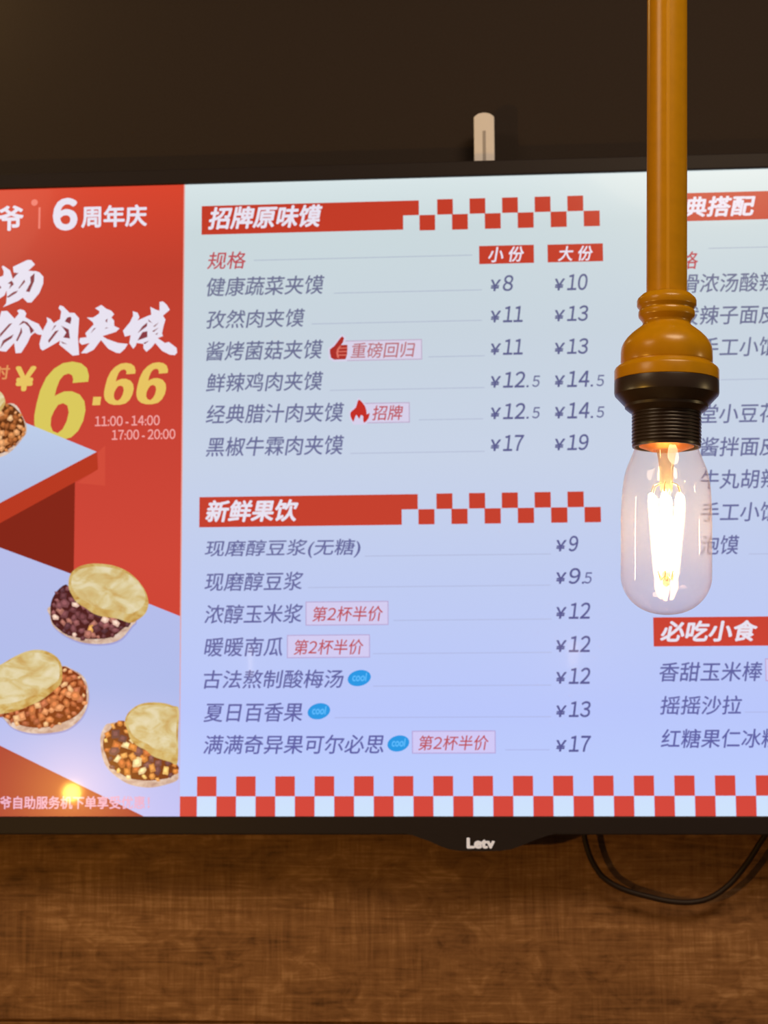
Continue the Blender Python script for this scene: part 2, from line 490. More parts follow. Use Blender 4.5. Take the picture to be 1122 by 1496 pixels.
BRUSH = [(0,
  [(-201.1, 541.2), (-191.4, 540.1), (-186.4, 531.9), (-182.8, 533.4), (-182.4, 537.5), (-184.6, 542.4), (-183.0, 543.6), (-176.0, 538.6), (-173.0, 529.6),
   (-167.9, 535.5), (-172.3, 536.4), (-173.2, 542.1), (-158.8, 548.7), (-154.8, 548.6), (-150.7, 544.0), (-157.4, 537.7), (-149.7, 537.1), (-146.1, 535.8),
   (-142.0, 531.3), (-142.0, 524.4), (-145.7, 514.8), (-153.6, 505.3), (-157.6, 505.3), (-162.5, 510.3), (-167.3, 507.2), (-182.5, 501.1), (-179.3, 505.0),
   (-178.7, 512.3), (-179.2, 518.0), (-181.1, 513.2), (-185.9, 510.0), (-200.4, 507.9)]),
 (1, [(-150.9, 535.1), (-151.2, 527.0), (-155.8, 515.8), (-159.4, 516.7), (-154.8, 525.5), (-155.3, 531.2)]),
 (1, [(-161.3, 528.9), (-160.4, 526.4), (-166.3, 519.7), (-167.1, 520.1)]), (1, [(-167.5, 517.7), (-169.1, 515.3), (-177.0, 510.6), (-178.7, 511.5), (-172.3, 516.2)]),
 (1, [(-178.1, 525.2), (-174.2, 528.0), (-171.7, 524.3), (-176.8, 519.5), (-174.9, 524.3)]), (1, [(-186.2, 523.4), (-184.5, 521.3), (-186.1, 519.7), (-188.6, 521.4)]),
 (1, [(-171.9, 534.4), (-167.1, 535.9), (-171.4, 531.6), (-173.0, 532.4)]),
 (0,
  [(-203.8, 480.6), (-185.5, 491.4), (-184.0, 497.1), (-178.0, 497.3), (-171.4, 490.3), (-170.5, 489.1), (-166.2, 494.2), (-167.9, 497.5), (-165.1, 498.7),
   (-160.6, 497.3), (-158.6, 494.1), (-159.7, 490.5), (-153.2, 486.7), (-145.9, 483.3), (-141.4, 476.0), (-141.7, 472.0), (-145.7, 472.5), (-149.8, 474.6),
   (-153.7, 471.4), (-156.8, 464.3), (-163.0, 454.4), (-168.6, 454.1), (-170.4, 464.6), (-178.3, 455.9), (-184.8, 456.8), (-203.3, 457.2)]),
 (1, [(-172.5, 484.7), (-185.0, 470.5), (-185.1, 473.7), (-175.7, 484.0)]), (1, [(-171.0, 473.4), (-173.0, 469.4), (-180.1, 464.8), (-184.8, 458.4), (-181.8, 467.2)]),
 (1, [(-162.0, 486.9), (-157.2, 485.2), (-150.2, 476.6), (-153.7, 473.4), (-155.5, 480.3), (-160.4, 484.8), (-166.0, 482.2)]),
 (1, [(-163.5, 480.5), (-162.2, 475.6), (-166.9, 466.1), (-168.5, 466.9), (-164.6, 475.7)]),
 (0,
  [(-138.0, 490.0), (-133.9, 487.9), (-130.7, 483.8), (-124.3, 487.7), (-123.3, 495.7), (-126.1, 499.0), (-124.6, 501.8), (-121.3, 500.5), (-114.8, 493.9),
   (-110.0, 493.8), (-105.1, 488.1), (-106.0, 468.8), (-104.5, 451.2), (-110.9, 450.5), (-124.7, 462.0), (-123.9, 466.0), (-137.4, 458.3), (-141.4, 456.3),
   (-143.8, 458.4), (-144.7, 463.2), (-141.4, 476.8), (-137.1, 485.5)]),
 (1, [(-113.9, 489.9), (-112.7, 488.2), (-113.8, 482.6), (-119.5, 485.2), (-117.1, 489.1)]),
 (1, [(-123.4, 481.2), (-115.3, 477.0), (-114.0, 467.8), (-120.8, 469.1), (-117.7, 473.9), (-121.8, 479.6)]),
 (1, [(-125.3, 476.5), (-135.1, 463.8), (-136.0, 466.2), (-128.9, 475.7)]), (1, [(-127.8, 481.7), (-132.9, 475.4), (-129.8, 481.4)]),
 (1, [(-123.1, 465.3), (-115.9, 461.8), (-121.5, 463.1)]),
 (0,
  [(-89.1, 497.9), (-82.8, 501.2), (-77.8, 497.2), (-72.8, 495.1), (-69.8, 491.5), (-72.7, 488.2), (-69.8, 485.1), (-69.7, 479.7), (-64.2, 477.1), (-67.6, 473.7),
   (-81.3, 469.6), (-76.4, 466.5), (-65.5, 462.4), (-55.7, 461.2), (-58.6, 456.3), (-63.4, 452.0), (-67.3, 452.6), (-75.2, 456.7), (-82.7, 465.7), (-90.0, 456.0),
   (-96.8, 452.7), (-102.7, 452.8), (-94.0, 463.0), (-101.8, 461.2), (-104.8, 464.2), (-103.9, 468.1), (-97.0, 468.9), (-98.6, 472.9), (-90.3, 481.6), (-91.4, 484.1),
   (-97.3, 488.7), (-90.9, 488.6), (-85.1, 492.4), (-84.6, 494.8)]),
 (1, [(-87.8, 478.1), (-93.6, 472.3), (-89.8, 477.7)]), (1, [(-78.6, 485.3), (-76.2, 487.2), (-77.1, 482.8)]), (1, [(-75.1, 478.1), (-79.5, 476.7), (-77.5, 478.2)]),
 (0,
  [(-51.2, 494.1), (-46.3, 492.5), (-44.3, 488.0), (-46.2, 484.6), (-36.5, 488.8), (-32.6, 490.2), (-33.6, 498.1), (-27.7, 495.1), (-24.3, 494.0), (-24.4, 502.9),
   (-20.9, 503.3), (-17.0, 499.7), (-14.0, 494.7), (-20.8, 489.0), (-18.3, 485.0), (-20.2, 478.1), (-21.6, 471.3), (-20.6, 468.3), (-25.9, 466.5), (-18.6, 461.4),
   (-14.7, 462.3), (-6.8, 456.2), (-6.3, 451.3), (-8.7, 448.9), (-13.6, 449.5), (-21.4, 453.6), (-28.3, 461.6), (-32.2, 456.8), (-37.0, 452.9), (-40.0, 456.4),
   (-40.0, 460.9), (-46.9, 462.0), (-47.8, 459.0), (-50.3, 456.2), (-54.3, 462.1), (-52.9, 470.0), (-58.7, 468.6), (-60.8, 474.6), (-54.0, 482.8), (-50.7, 489.6)]),
 (1, [(-36.4, 482.4), (-36.8, 478.5), (-46.0, 471.8), (-41.2, 478.6)]), (1, [(-36.3, 473.6), (-36.2, 467.7), (-46.0, 464.4), (-41.2, 472.7)]),
 (1, [(-30.5, 478.4), (-24.6, 482.4), (-29.0, 477.8)]), (1, [(-31.4, 473.5), (-24.6, 477.2), (-29.9, 472.6)]), (1, [(-35.9, 485.9), (-31.0, 481.3), (-34.9, 483.4)]),
 (1, [(-40.1, 461.8), (-34.2, 464.2), (-38.6, 460.6)]), (1, [(-28.4, 470.4), (-25.5, 471.9), (-26.5, 469.9)])]
SANDW = {'A': {'bun': [(-111.0, 221.3), (-109.6, 232.5), (-102.0, 240.0), (-89.7, 243.3), (-75.3, 242.8), (-63.0, 240.1), (-50.6, 233.9), (-40.2, 223.7), (-34.0, 213.5),
               (-31.8, 203.4), (-34.8, 194.3), (-41.8, 188.4), (-50.0, 185.4), (-62.3, 189.5), (-76.6, 191.7), (-85.9, 194.8), (-94.2, 200.4), (-102.5, 205.6),
               (-107.7, 213.2)],
       'fill': [(-108.9, 219.3), (-114.1, 223.4), (-122.2, 217.4), (-127.2, 209.3), (-128.9, 200.2), (-127.4, 188.1), (-122.6, 182.0), (-113.3, 174.9), (-103.0, 171.8),
                (-90.6, 170.1), (-76.3, 170.3), (-66.1, 172.5), (-56.0, 180.4), (-49.0, 186.4), (-66.5, 199.7), (-92.3, 209.0)],
       'rim': [(-128.6, 202.3), (-129.0, 192.2), (-125.7, 183.0), (-114.3, 173.9), (-98.8, 167.2), (-82.4, 165.1), (-67.1, 166.4), (-56.9, 171.4), (-47.9, 182.4),
               (-43.9, 187.4), (-50.1, 195.5), (-87.1, 206.9)]},
 'B': {'bun': [(-205.6, 125.2), (-194.9, 139.2), (-178.1, 145.3), (-165.5, 152.3), (-152.9, 158.0), (-141.1, 160.0), (-130.9, 158.3), (-122.4, 153.6), (-117.2, 147.0),
               (-115.8, 138.7), (-116.9, 127.2), (-126.8, 118.1), (-136.8, 110.8), (-147.7, 105.9), (-160.2, 101.0), (-172.9, 98.6), (-189.7, 97.0), (-204.4, 108.7)],
       'fill': [(-175.4, 98.6), (-168.5, 92.8), (-158.3, 87.8), (-144.7, 84.9), (-129.6, 85.3), (-116.2, 88.9), (-102.9, 95.0), (-94.6, 103.2), (-91.6, 112.2),
                (-93.3, 126.2), (-99.3, 135.3), (-107.0, 140.3), (-115.9, 143.7), (-120.3, 132.9), (-135.2, 116.5), (-151.9, 108.4)],
       'rim': [(-180.5, 101.1), (-173.6, 94.5), (-165.8, 86.2), (-154.8, 81.3), (-141.3, 79.1), (-124.4, 79.9), (-109.4, 83.5), (-97.0, 93.3), (-90.5, 106.4),
               (-89.8, 119.6), (-94.2, 132.8), (-105.3, 140.3), (-118.8, 142.9), (-143.7, 116.6)]},
 'C': {'bun': [(-53.3, 89.4), (-52.3, 95.4), (-47.7, 101.5), (-39.2, 106.8), (-28.4, 108.6), (-16.0, 107.8), (-6.6, 105.1), (-1.0, 101.7), (-1.4, 79.3), (-1.9, 50.6),
               (-9.2, 51.7), (-18.5, 54.4), (-26.2, 57.4), (-32.5, 62.7), (-40.3, 66.6), (-47.3, 72.6), (-50.5, 80.2)],
       'fill': [(-60.7, 90.5), (-67.6, 83.3), (-73.7, 75.0), (-74.8, 66.7), (-71.9, 58.3), (-67.1, 47.7), (-57.7, 40.9), (-49.2, 36.3), (-38.3, 34.4), (-27.5, 34.0),
                (-16.7, 35.2), (-9.1, 37.0), (-2.0, 42.3), (-2.2, 49.1), (-20.1, 62.7), (-43.5, 74.1), (-51.4, 89.3)],
       'rim': [(-77.6, 73.5), (-74.6, 84.1), (-68.5, 88.7), (-51.4, 85.5), (-4.5, 47.6), (-1.8, 43.0), (-1.7, 34.7), (-12.1, 30.3), (-27.5, 27.3), (-42.9, 28.8),
               (-54.6, 33.3), (-67.8, 43.2), (-75.0, 55.3)]},
 'D': {'bun': [(-211.8, 421.1), (-195.1, 422.6), (-183.9, 415.9), (-179.1, 410.3), (-177.7, 403.9), (-181.6, 396.6), (-194.2, 382.1), (-210.8, 376.9)],
       'fill': [(-205.6, 391.5), (-178.1, 402.9), (-166.9, 398.1), (-159.3, 387.0), (-157.6, 376.0), (-162.6, 366.9), (-173.4, 357.9), (-182.5, 353.5), (-204.6, 351.1)],
       'rim': [(-205.5, 387.8), (-172.5, 403.8), (-159.3, 388.8), (-155.7, 375.9), (-160.7, 366.9), (-171.5, 355.2), (-182.5, 349.9), (-204.5, 347.5)]}}

# ---- red promotion panel
s = Sheet()
s.rect(U_L, 0, 0, V_T, PRED, 1)
s.rect(-1.2, 0, 0.0, V_T, lit('panel_edge', (232, 160, 150)), 2)
s.poly(POLYS['strip'], STRIP, 2)
s.poly(POLYS['pillar'], PILLAR, 3)
s.poly(POLYS['slab_side'], SLAB, 4)
s.poly([p if p[0] > U_L else (U_L, p[1]) for p in POLYS['low_white']], LILAC, 5)
lw = POLYS['low_white']
s.poly([(U_L, 0.0), (U_L, lw[-1][1]), lw[-2], (lw[5][0], 0.0)], FLOORRED, 4)
part(s, 'promotion_picture', 'red promotion panel with white slabs at the left of the screen')

s = Sheet()
tx = dict()
s.text('爷', PTX[0][1], LETW, 6, 0.0, 0.030)
s.text('6', PTX[1][1], LETW, 6, 0.0, 0.045)
s.text('周年庆', PTX[2][1], LETW, 6, 0.0, 0.030)
c = (-152.5, 607.6)
s.poly([(c[0] + 3.4*math.cos(a*math.pi/8), c[1] + 3.4*math.sin(a*math.pi/8)) for a in range(16)], SALMON, 6)
s.rect(-148.2, 580.5, -146.2, 602.5, SALMON, 6)
part(s, 'promotion_heading', 'white anniversary heading on the red panel')

s = Sheet()
for hole, pts in BRUSH:
    pts = [(max(a, U_L), b) for a, b in pts]
    s.poly(pts, DKRED if hole else LETW, 8 if hole else 7)
part(s, 'brush_lettering', 'large white brush lettering on the red panel')

s = Sheet()
s.text('限时', (PTX[3][1][2] - 2*(PTX[3][1][2]-PTX[3][1][0]) - 1, PTX[3][1][1], PTX[3][1][2], PTX[3][1][3]), AMBER, 6, 0.1, 0.02)
s.text('¥', PTX[4][1], GOLD2, 6, 0.1, 0.045)
SIX = [(745, 570), (905, 560), (912, 500), (890, 420), (830, 370), (740, 350), (640, 365), (550, 420), (470, 510), (410, 640), (375, 780), (355, 900), (357, 985), (380, 1060), (440, 1120), (530, 1150), (640, 1150), (740, 1125), (810, 1060), (860, 960), (882, 850), (870, 760), (820, 690), (740, 655), (660, 655), (600, 680), (562, 700), (580, 620), (610, 540), (650, 490), (700, 472), (738, 490), (750, 530)]
SIX_HOLE = [(560, 850), (600, 790), (650, 775), (695, 800), (710, 870), (690, 960), (650, 1040), (600, 1080), (550, 1060), (525, 1000), (530, 920)]
def six(s, b, mt, thin=1.0):
    f = lambda q: (b[0] + (q[0] - 355)/557*(b[2]-b[0]), b[3] - (q[1] - 350)/800*(b[3]-b[1]))
    loops = [[f(q) for q in SIX], [f(q) for q in SIX_HOLE]]
    if thin != 1.0:
        cx = sum(q[0] for q in loops[1])/len(SIX_HOLE); cy = sum(q[1] for q in loops[1])/len(SIX_HOLE)
        loops[1] = [(cx + (q[0]-cx)*thin, cy + (q[1]-cy)*thin) for q in loops[1]]
    flat = loops[0] + loops[1]
    y = -6*0.00012
    tris = tessellate_polygon([[Vector((q[0], q[1], 0)) for q in l] for l in loops])
    out = []
    for t in tris:
        a, c, d = (Vector((*flat[i], 0)) for i in t)
        out.append(tuple(t) if (c - a).cross(d - a).z > 0 else (t[0], t[2], t[1]))
    s.add([(q[0]*MM, y, q[1]*MM) for q in flat], out, mt)
six(s, PTX[5][1], GOLD)
b = PTX[6][1]; s.poly([(b[0], b[1]), (b[2] - 1, b[1]), (b[2], b[3]), (b[0] + 1, b[3])], GOLD2, 6)
b = PTX[7][1]; w = (b[2] - b[0]) * 0.492
six(s, (b[0], b[1], b[0] + w, b[3]), GOLD2, 0.95); six(s, (b[2] - w, b[1], b[2], b[3]), GOLD2, 0.95)
part(s, 'promotion_price', 'large yellow price lettering 6.66')
s = Sheet()
s.text(PTX[8][0], PTX[8][1], PALEPINK, 6, 0.0, 0.014)
s.text(PTX[9][0], PTX[9][1], PALEPINK, 6, 0.0, 0.014)
part(s, 'promotion_hours', 'small pink opening hours below the yellow price')
s = Sheet()
s.poly([p if p[0] > U_L else (U_L, p[1]) for p in POLYS['top_white']], LILAC, 8)
tw = POLYS['top_white']
part(s, 'promotion_slab', 'pale slab pointing right below the yellow price')
s = Sheet(); s.text(PTX[10][0], PTX[10][1], MAUVE, 8, 0.0, 0.022)
part(s, 'promotion_footnote', 'small mauve footnote along the bottom of the red panel')

def inside(p, poly):
    x, y = p; r = False; j = len(poly) - 1
    for i in range(len(poly)):
        xi, yi = poly[i]; xj, yj = poly[j]
        if (yi > y) != (yj > y) and x < (xj - xi)*(y - yi)/(yj - yi) + xi: r = not r
        j = i
    return r

BREAD = lit_bread('baked_bread', [(204, 166, 98), (214, 190, 130), (224, 208, 162), (230, 216, 180)], 48)
CRUSTY = lit_bread('golden_bread', [(186, 136, 62), (204, 166, 92), (214, 186, 118), (216, 194, 140)], 60)
CRUST = lit_bread('bread_edge', [(188, 150, 134), (206, 172, 152), (220, 192, 172), (230, 208, 196)], 90)
SHADE = lit('picture_contact_shade', (160, 160, 214))
PALS = {
 'A': ((78, 28, 30), [(96, 52, 58), (116, 66, 70), (80, 44, 52), (142, 84, 84), (104, 56, 60), (126, 74, 78), (90, 50, 58), (232, 190, 172), (222, 158, 84), (164, 104, 92)]),
 'B': ((128, 50, 20), [(190, 108, 62), (206, 122, 72), (174, 92, 54), (216, 140, 92), (160, 84, 56), (226, 170, 120), (184, 104, 70)]),
 'C': ((122, 54, 22), [(206, 126, 58), (226, 156, 84), (190, 104, 52), (120, 74, 72), (240, 190, 110), (236, 206, 150), (104, 62, 66), (214, 140, 70)]),
 'D': ((98, 48, 16), [(196, 126, 72), (214, 150, 98), (170, 98, 48), (226, 172, 122), (150, 84, 40)])}
EXTRA = {  # a few distinct pieces of filling: (u, v, size, colour) as fractions placed by hand
 'A': [], 'B': [], 'C': [], 'D': []}
CH_LABEL = {'A': 'pictured sandwich with dark brown filling', 'B': 'pictured sandwich with reddish brown filling at the left edge',
            'C': 'pictured sandwich with orange cubed filling cut by the panel edge', 'D': 'pictured sandwich with yellow shredded filling above the pale slab'}
_mc = {}
def chunk_mat(c):
    if c not in _mc: _mc[c] = lit('filling_%02d' % len(_mc), c)
    return _mc[c]
for key in 'ABCD':
    d = SANDW[key]; rnd = random.Random({'A': 4, 'B': 11, 'C': 7, 'D': 3}[key])
    base, pal = PALS[key]
    clip = lambda pts: [(min(max(a, U_L), -0.4), b) for a, b in pts]
    s = Sheet()
    rim = clip(spline2(d['rim'])); fill = clip(spline2(d['fill'], 3)); bun = clip(spline2(d['bun']))
    s.poly([(a + 0.6, b - 1.6) for a, b in rim if True], SHADE, 9) if key in 'AB' else None
    s.poly(rim, CRUST, 10)
    s.poly(fill, chunk_mat(base), 11)
    us = [p[0] for p in fill]; vs_ = [p[1] for p in fill]
    placed = []; tries = 0
    size = {'A': 6.6, 'B': 6.6, 'C': 7.6, 'D': 6.0}[key]
    while tries < 900:
        tries += 1
        p = (rnd.uniform(min(us), max(us)), rnd.uniform(min(vs_), max(vs_)))
        if not inside(p, fill) or p[0] > -3.5 or p[0] < U_L + 4: continue
        if any((p[0]-q[0])**2 + (p[1]-q[1])**2 < (size*0.74)**2 for q in placed): continue
        placed.append(p)
    for i, p in enumerate(placed):
        c = pal[rnd.randrange(len(pal))]
        a0 = rnd.uniform(0, 6.28); k = rnd.choice((4, 4, 5, 6)); st = rnd.uniform(0.55, 1.0)
        rr = size * rnd.uniform(0.58, 0.82); th = rnd.uniform(0, 3.14)
        pts = []
        for q in range(k):
            a = a0 + 6.283*q/k + rnd.uniform(-0.2, 0.2)
            x, y = rr*math.cos(a), rr*st*math.sin(a)
            pts.append((p[0] + x*math.cos(th) - y*math.sin(th), p[1] + x*math.sin(th) + y*math.cos(th)))
        if not all(inside(q, fill) for q in pts):
            pts = [(p[0] + (q[0]-p[0])*0.6, p[1] + (q[1]-p[1])*0.6) for q in pts]
        s.poly(pts, chunk_mat(c), 12 + 0.05*i)
        lt = tuple(min(255, int(v*1.16 + 8)) for v in c)         # lighter facet of the same piece
        cx = sum(q[0] for q in pts)/k; cy = sum(q[1] for q in pts)/k
        s.poly([(cx + (q[0]-cx)*0.5 - 0.25, cy + (q[1]-cy)*0.5 + 0.55) for q in pts], chunk_mat(lt), 12.02 + 0.05*i)
    s.poly(bun, CRUSTY, 18)
    bu = sum(q[0] for q in bun)/len(bun); bv = sum(q[1] for q in bun)/len(bun)
    s.poly(clip([(bu + (q[0]-bu)*0.93, bv + (q[1]-bv)*0.80 + 3.0) for q in bun]), BREAD, 18.5)
    part(s, 'sandwich_picture', CH_LABEL[key])

# ---- headings
HEAD = [('招牌原味馍', [23.7, 575.1, 137.9, 598.1], [17.0, 570.2, 233.4, 599.5]), ('新鲜果饮', [22.9, 282.4, 114.5, 304.3], [17.0, 277.8, 230.4, 307.5]),
 ('经典搭配', [467.9, 575.2, 561.0, 595.8], [463.7, 571.5, 770.0, 599.6]), ('必吃小食', [459.5, 162.9, 551.1, 183.0], [453.4, 158.7, 770.0, 186.3])]
CH = {0: dict(t0=251.4, b0=233.7, tp=31.9, bp=32.2, v=(568.9, 584.5, 600.0)), 1: dict(t0=248.4, b0=230.9, tp=31.5, bp=31.9, v=(277.9, 292.7, 307.8))}
for i, (txt, tb, bar) in enumerate(HEAD):
    s = Sheet()
    s.rect(*bar, RED, 2)
    s.text(txt, tb, LETW, 4, 0.2, 0.030)
    if i in CH:
        d = CH[i]; va, vb, vc = d['v']
        s.rect(bar[2] - 15.6, va - 1.5, bar[2] + 0.5, vb, BG, 3)
        for k in range(5): s.rect(d['t0'] + k*d['tp'], vb, d['t0'] + k*d['tp'] + 15.5, vc, RED, 2)
        for k in range(6): s.rect(d['b0'] + k*d['bp'], va, d['b0'] + k*d['bp'] + 15.6, vb, RED, 2)
    part(s, 'menu_heading', 'red heading bar reading ' + txt)

# ---- bottom border of red and white squares
s = Sheet()
SQ, C0 = 18.87, 16.86
for k in range(-1, 42):
    a = C0 + k*SQ; b = min(a + SQ, U_R)
    a = max(a, 0.4)
    if a >= b: continue
    if k % 2 == 0:
        s.rect(a, SQ, b, 2*SQ, RED, 2); s.rect(a + 0.4, 0, b - 0.4, SQ - 0.3, CHECK, 2)
    else:
        s.rect(a, 0, b, SQ, RED, 2)
part(s, 'checkered_border', 'red and white checkered strip along the bottom of the screen')

# ---- rows of the menu
ROWS1 = [('规格', [22.7, 534.7, 61.7, 552.4], None, [69.6, 285.4, 542.5], []),
 ('健康蔬菜夹馍', [22.7, 507.3, 139.9, 526.7], None, [149.2, 294.5, 507.5], [('8', [302.9, 506.0, 325.3, 522.0]), ('10', [365.2, 505.2, 397.4, 521.6])]),
 ('孜然肉夹馍', [22.7, 474.8, 120.7, 493.4], None, [126.9, 294.1, 477.1], [('11', [302.6, 474.9, 333.9, 491.0]), ('13', [364.7, 474.6, 397.5, 490.2])]),
 ('酱烤菌菇夹馍', [22.7, 442.5, 138.6, 461.8], ['thumb', '重磅回归', [157.3, 439.8, 235.5, 460.0], [165.3, 442.1, 228.9, 457.8]], [241.8, 296.4, 441.9],
  [('11', [302.2, 442.7, 333.5, 458.3]), ('13', [364.2, 442.1, 396.9, 457.7])]),
 ('鲜辣鸡肉夹馍', [22.7, 411.1, 138.7, 430.2], None, [145.1, 296.1, 410.5], [('12.5', [301.8, 410.2, 349.9, 426.1]), ('14.5', [363.7, 409.7, 411.8, 425.6])]),
 ('经典腊汁肉夹馍', [22.7, 379.7, 159.1, 398.8], ['flame', '招牌', [177.3, 377.7, 223.1, 397.7], [186.6, 380.3, 216.7, 395.1]], [232.0, 294.4, 379.8],
  [('12.5', [301.5, 379.3, 349.4, 395.1]), ('14.5', [363.3, 378.9, 411.3, 394.6])]),
 ('黑椒牛霖肉夹馍', [22.7, 347.2, 159.1, 366.5], None, [165.1, 295.4, 347.9], [('17', [301.1, 348.1, 333.8, 363.8]), ('19', [362.8, 347.8, 395.6, 363.5])])]
ROWS2 = [('现磨醇豆浆(无糖)', [22.7, 246.6, 174.7, 265.0], None, [178.9, 357.8, 247.5], [('9', [362.6, 250.0, 384.0, 265.2])]),
 ('现磨醇豆浆', [22.7, 215.3, 119.4, 233.6], None, [123.7, 356.7, 217.6], [('9.5', [362.1, 218.8, 396.6, 234.2])]),
 ('浓醇玉米浆', [22.7, 183.8, 119.1, 202.4], ['box', '第2杯半价', [121.4, 181.3, 201.5, 204.4], [127.7, 184.9, 196.2, 199.7]], [206.4, 357.5, 185.2],
  [('12', [361.6, 185.5, 394.3, 201.1])]),
 ('暖暖南瓜', [22.7, 152.1, 99.2, 170.6], ['box', '第2杯半价', [103.4, 150.2, 183.5, 172.4], [109.8, 153.1, 177.3, 167.9]], [186.5, 357.0, 153.5],
  [('12', [361.1, 153.9, 393.8, 169.5])]),
 ('古法熬制酸梅汤', [22.7, 121.2, 158.3, 139.2], ['oval', '', [162.0, 123.0, 184.3, 138.3], None], [186.4, 355.9, 122.5], [('12', [360.6, 123.8, 393.2, 139.3])]),
 ('夏日百香果', [22.7, 89.4, 118.4, 107.7], ['oval', '', [123.4, 91.6, 145.1, 106.9], None], [149.5, 355.5, 92.7], [('13', [360.1, 92.4, 393.0, 107.6])]),
 ('满满奇异果可尔必思', [22.7, 58.7, 196.4, 77.0], ['ovalbox', '第2杯半价', [223.4, 58.8, 302.8, 80.3], [229.3, 61.7, 296.3, 75.9]], [311.7, 353.7, 61.7],
  [('17', [359.6, 60.0, 392.9, 75.1])])]
ROWS3 = [('规格', [467.4, 523.7, 504.3, 541.4], None, [514.5, 800.0, 543.5], []), ('爽滑浓汤酸辣粉', [466.9, 499.9, 599.6, 519.2], None, None, []),
 ('油泼辣子面皮', [466.2, 468.2, 579.7, 487.4], None, None, []), ('鲜虾手工小馄饨', [465.5, 436.6, 598.2, 455.7], None, None, []),
 ('食堂小豆花', [483.2, 371.8, 577.5, 390.8], None, None, []), ('酱拌面皮', [501.7, 339.7, 576.8, 358.6], None, None, []), ('牛丸胡辣汤', [500.9, 308.3, 595.3, 327.1], None, None, []),
 ('手工小馄饨', [500.2, 276.8, 594.6, 295.5], None, None, []), ('泡馍', [499.5, 245.4, 536.4, 264.0], None, [544.9, 800.0, 245.3], [])]
ROWS4 = [('香甜玉米棒', [458.0, 125.4, 554.6, 143.8], ['box', '第2杯半价', [557.1, 125.5, 634.4, 146.7], [562.8, 128.6, 628.7, 142.1]], None, []),
 ('摇摇沙拉', [458.0, 94.2, 534.8, 112.2], None, [536.9, 670.8, 96.1], []), ('红糖果仁冰粉', [458.0, 63.2, 570.1, 81.1], None, None, [])]
OV7 = [199.9, 60.8, 220.8, 76.0]
SZ = [[292.2, 533.6, 345.7, 551.8], [359.0, 533.7, 412.8, 551.5]]
SZT = [[300.9, 535.1, 336.0, 550.6], [369.0, 534.5, 402.9, 549.6]]
LNH = [522.9, 800.0, 413.8]

def ellipse(b, tilt=0.12, n=28):
    cx, cy, rx, ry = (b[0]+b[2])/2, (b[1]+b[3])/2, (b[2]-b[0])/2, (b[3]-b[1])/2
    return [(cx + rx*math.cos(t), cy + ry*math.sin(t) + tilt*rx*math.cos(t)) for t in (2*math.pi*k/n for k in range(n))]

def seal(s, b):
    s.poly(ellipse(b), BLUE, 3)
    w, h = b[2]-b[0], b[3]-b[1]
    s.text('cool', (b[0] + w*0.20, b[1] + h*0.30, b[2] - w*0.16, b[3] - h*0.18), BLUEW, 4, 0.2, 0.02)

def draw_tag(t):
    kind, tt, fb, tb = t
    s = Sheet()
    if kind in ('thumb', 'flame', 'box', 'ovalbox'):
        s.rect(*fb, PINK, 2); s.frame(*fb, 0.8, EDGE, 3); s.text(tt, tb, REDINK if kind != 'thumb' else ROSE, 4, 0.16, 0.008)
    if kind == 'thumb':
        s.poly(POLYS['thumb_back'], PINK, 5); s.poly(POLYS['thumb'], lit('thumb_red', (172, 48, 42)), 6)
        fl = lit('thumb_line', (226, 120, 104))
        for k in ('palm_line', 'finger1', 'finger2', 'finger3'): s.poly(POLYS[k], fl, 7)
    if kind == 'flame':
        s.poly(POLYS['flame_back'], PINK, 5); s.poly(spline2(POLYS['flame'], 3), lit('flame_red', (196, 46, 38)), 6)
    if s.f:
        part(s, 'menu_tag', 'pink framed tag with red lettering' if 'o' in kind else 'pink tag with a red sign')
    if kind in ('oval', 'ovalbox'):
        s = Sheet(); seal(s, fb if kind == 'oval' else OV7)
        part(s, 'cool_seal', 'small blue oval seal')

def draw_price(num, pb):
    s = Sheet()
    h = pb[3] - pb[1]
    s.text('¥', (pb[0] + 0.3, pb[1] + 0.2, pb[0] + 10.4, pb[1] + h*0.74), INKP, 3, 0.16, 0.028)
    if '.' in num:
        a, b = num.split('.')
        x1 = pb[2] - (pb[2]-pb[0]-14.5)*(0.43 if len(a) == 2 else 0.55)
        s.text(a, (pb[0] + 12.0, pb[1], x1, pb[3]), INKP, 3, 0.16, 0.014)
        s.text('.', (x1 + 1.0, pb[1], x1 + 3.4, pb[1] + 2.3), INKP, 3, 0.1, 0.004)
        s.text(b, (pb[2] - 7.8, pb[1] + 0.3, pb[2], pb[1] + h*0.72), INKP, 3, 0.16, 0.008)
    else:
        s.text(num, (pb[0] + 12.0, pb[1], pb[2], pb[3]), INKP, 3, 0.16, 0.014)
    part(s, 'menu_price')

for group in (ROWS1, ROWS2, ROWS3, ROWS4):
    for i, (name, nb, t, line, prices) in enumerate(group):
        s = Sheet()
        s.text(name, nb, REDINK if name == '规格' else INK, 3, 0.16, 0.010)
        part(s, 'menu_row')
        if line:
            s = Sheet(); s.rect(line[0], line[2], line[1], line[2] + 0.75, RULE, 2)
            part(s, 'menu_rule')
        if t: draw_tag(t)
        for num, pb in prices: draw_price(num, pb)
for b, tb, w in zip(SZ, SZT, ('小 份', '大 份')):
    s = Sheet(); s.rect(*b, RED, 2); s.text(w, tb, LETW, 4, 0.18, 0.02)
    part(s, 'size_heading', 'small red box reading ' + w.replace(' ', ''))
s = Sheet(); s.rect(LNH[0], LNH[2], LNH[1], LNH[2] + 0.75, RULE, 2)
part(s, 'menu_rule')

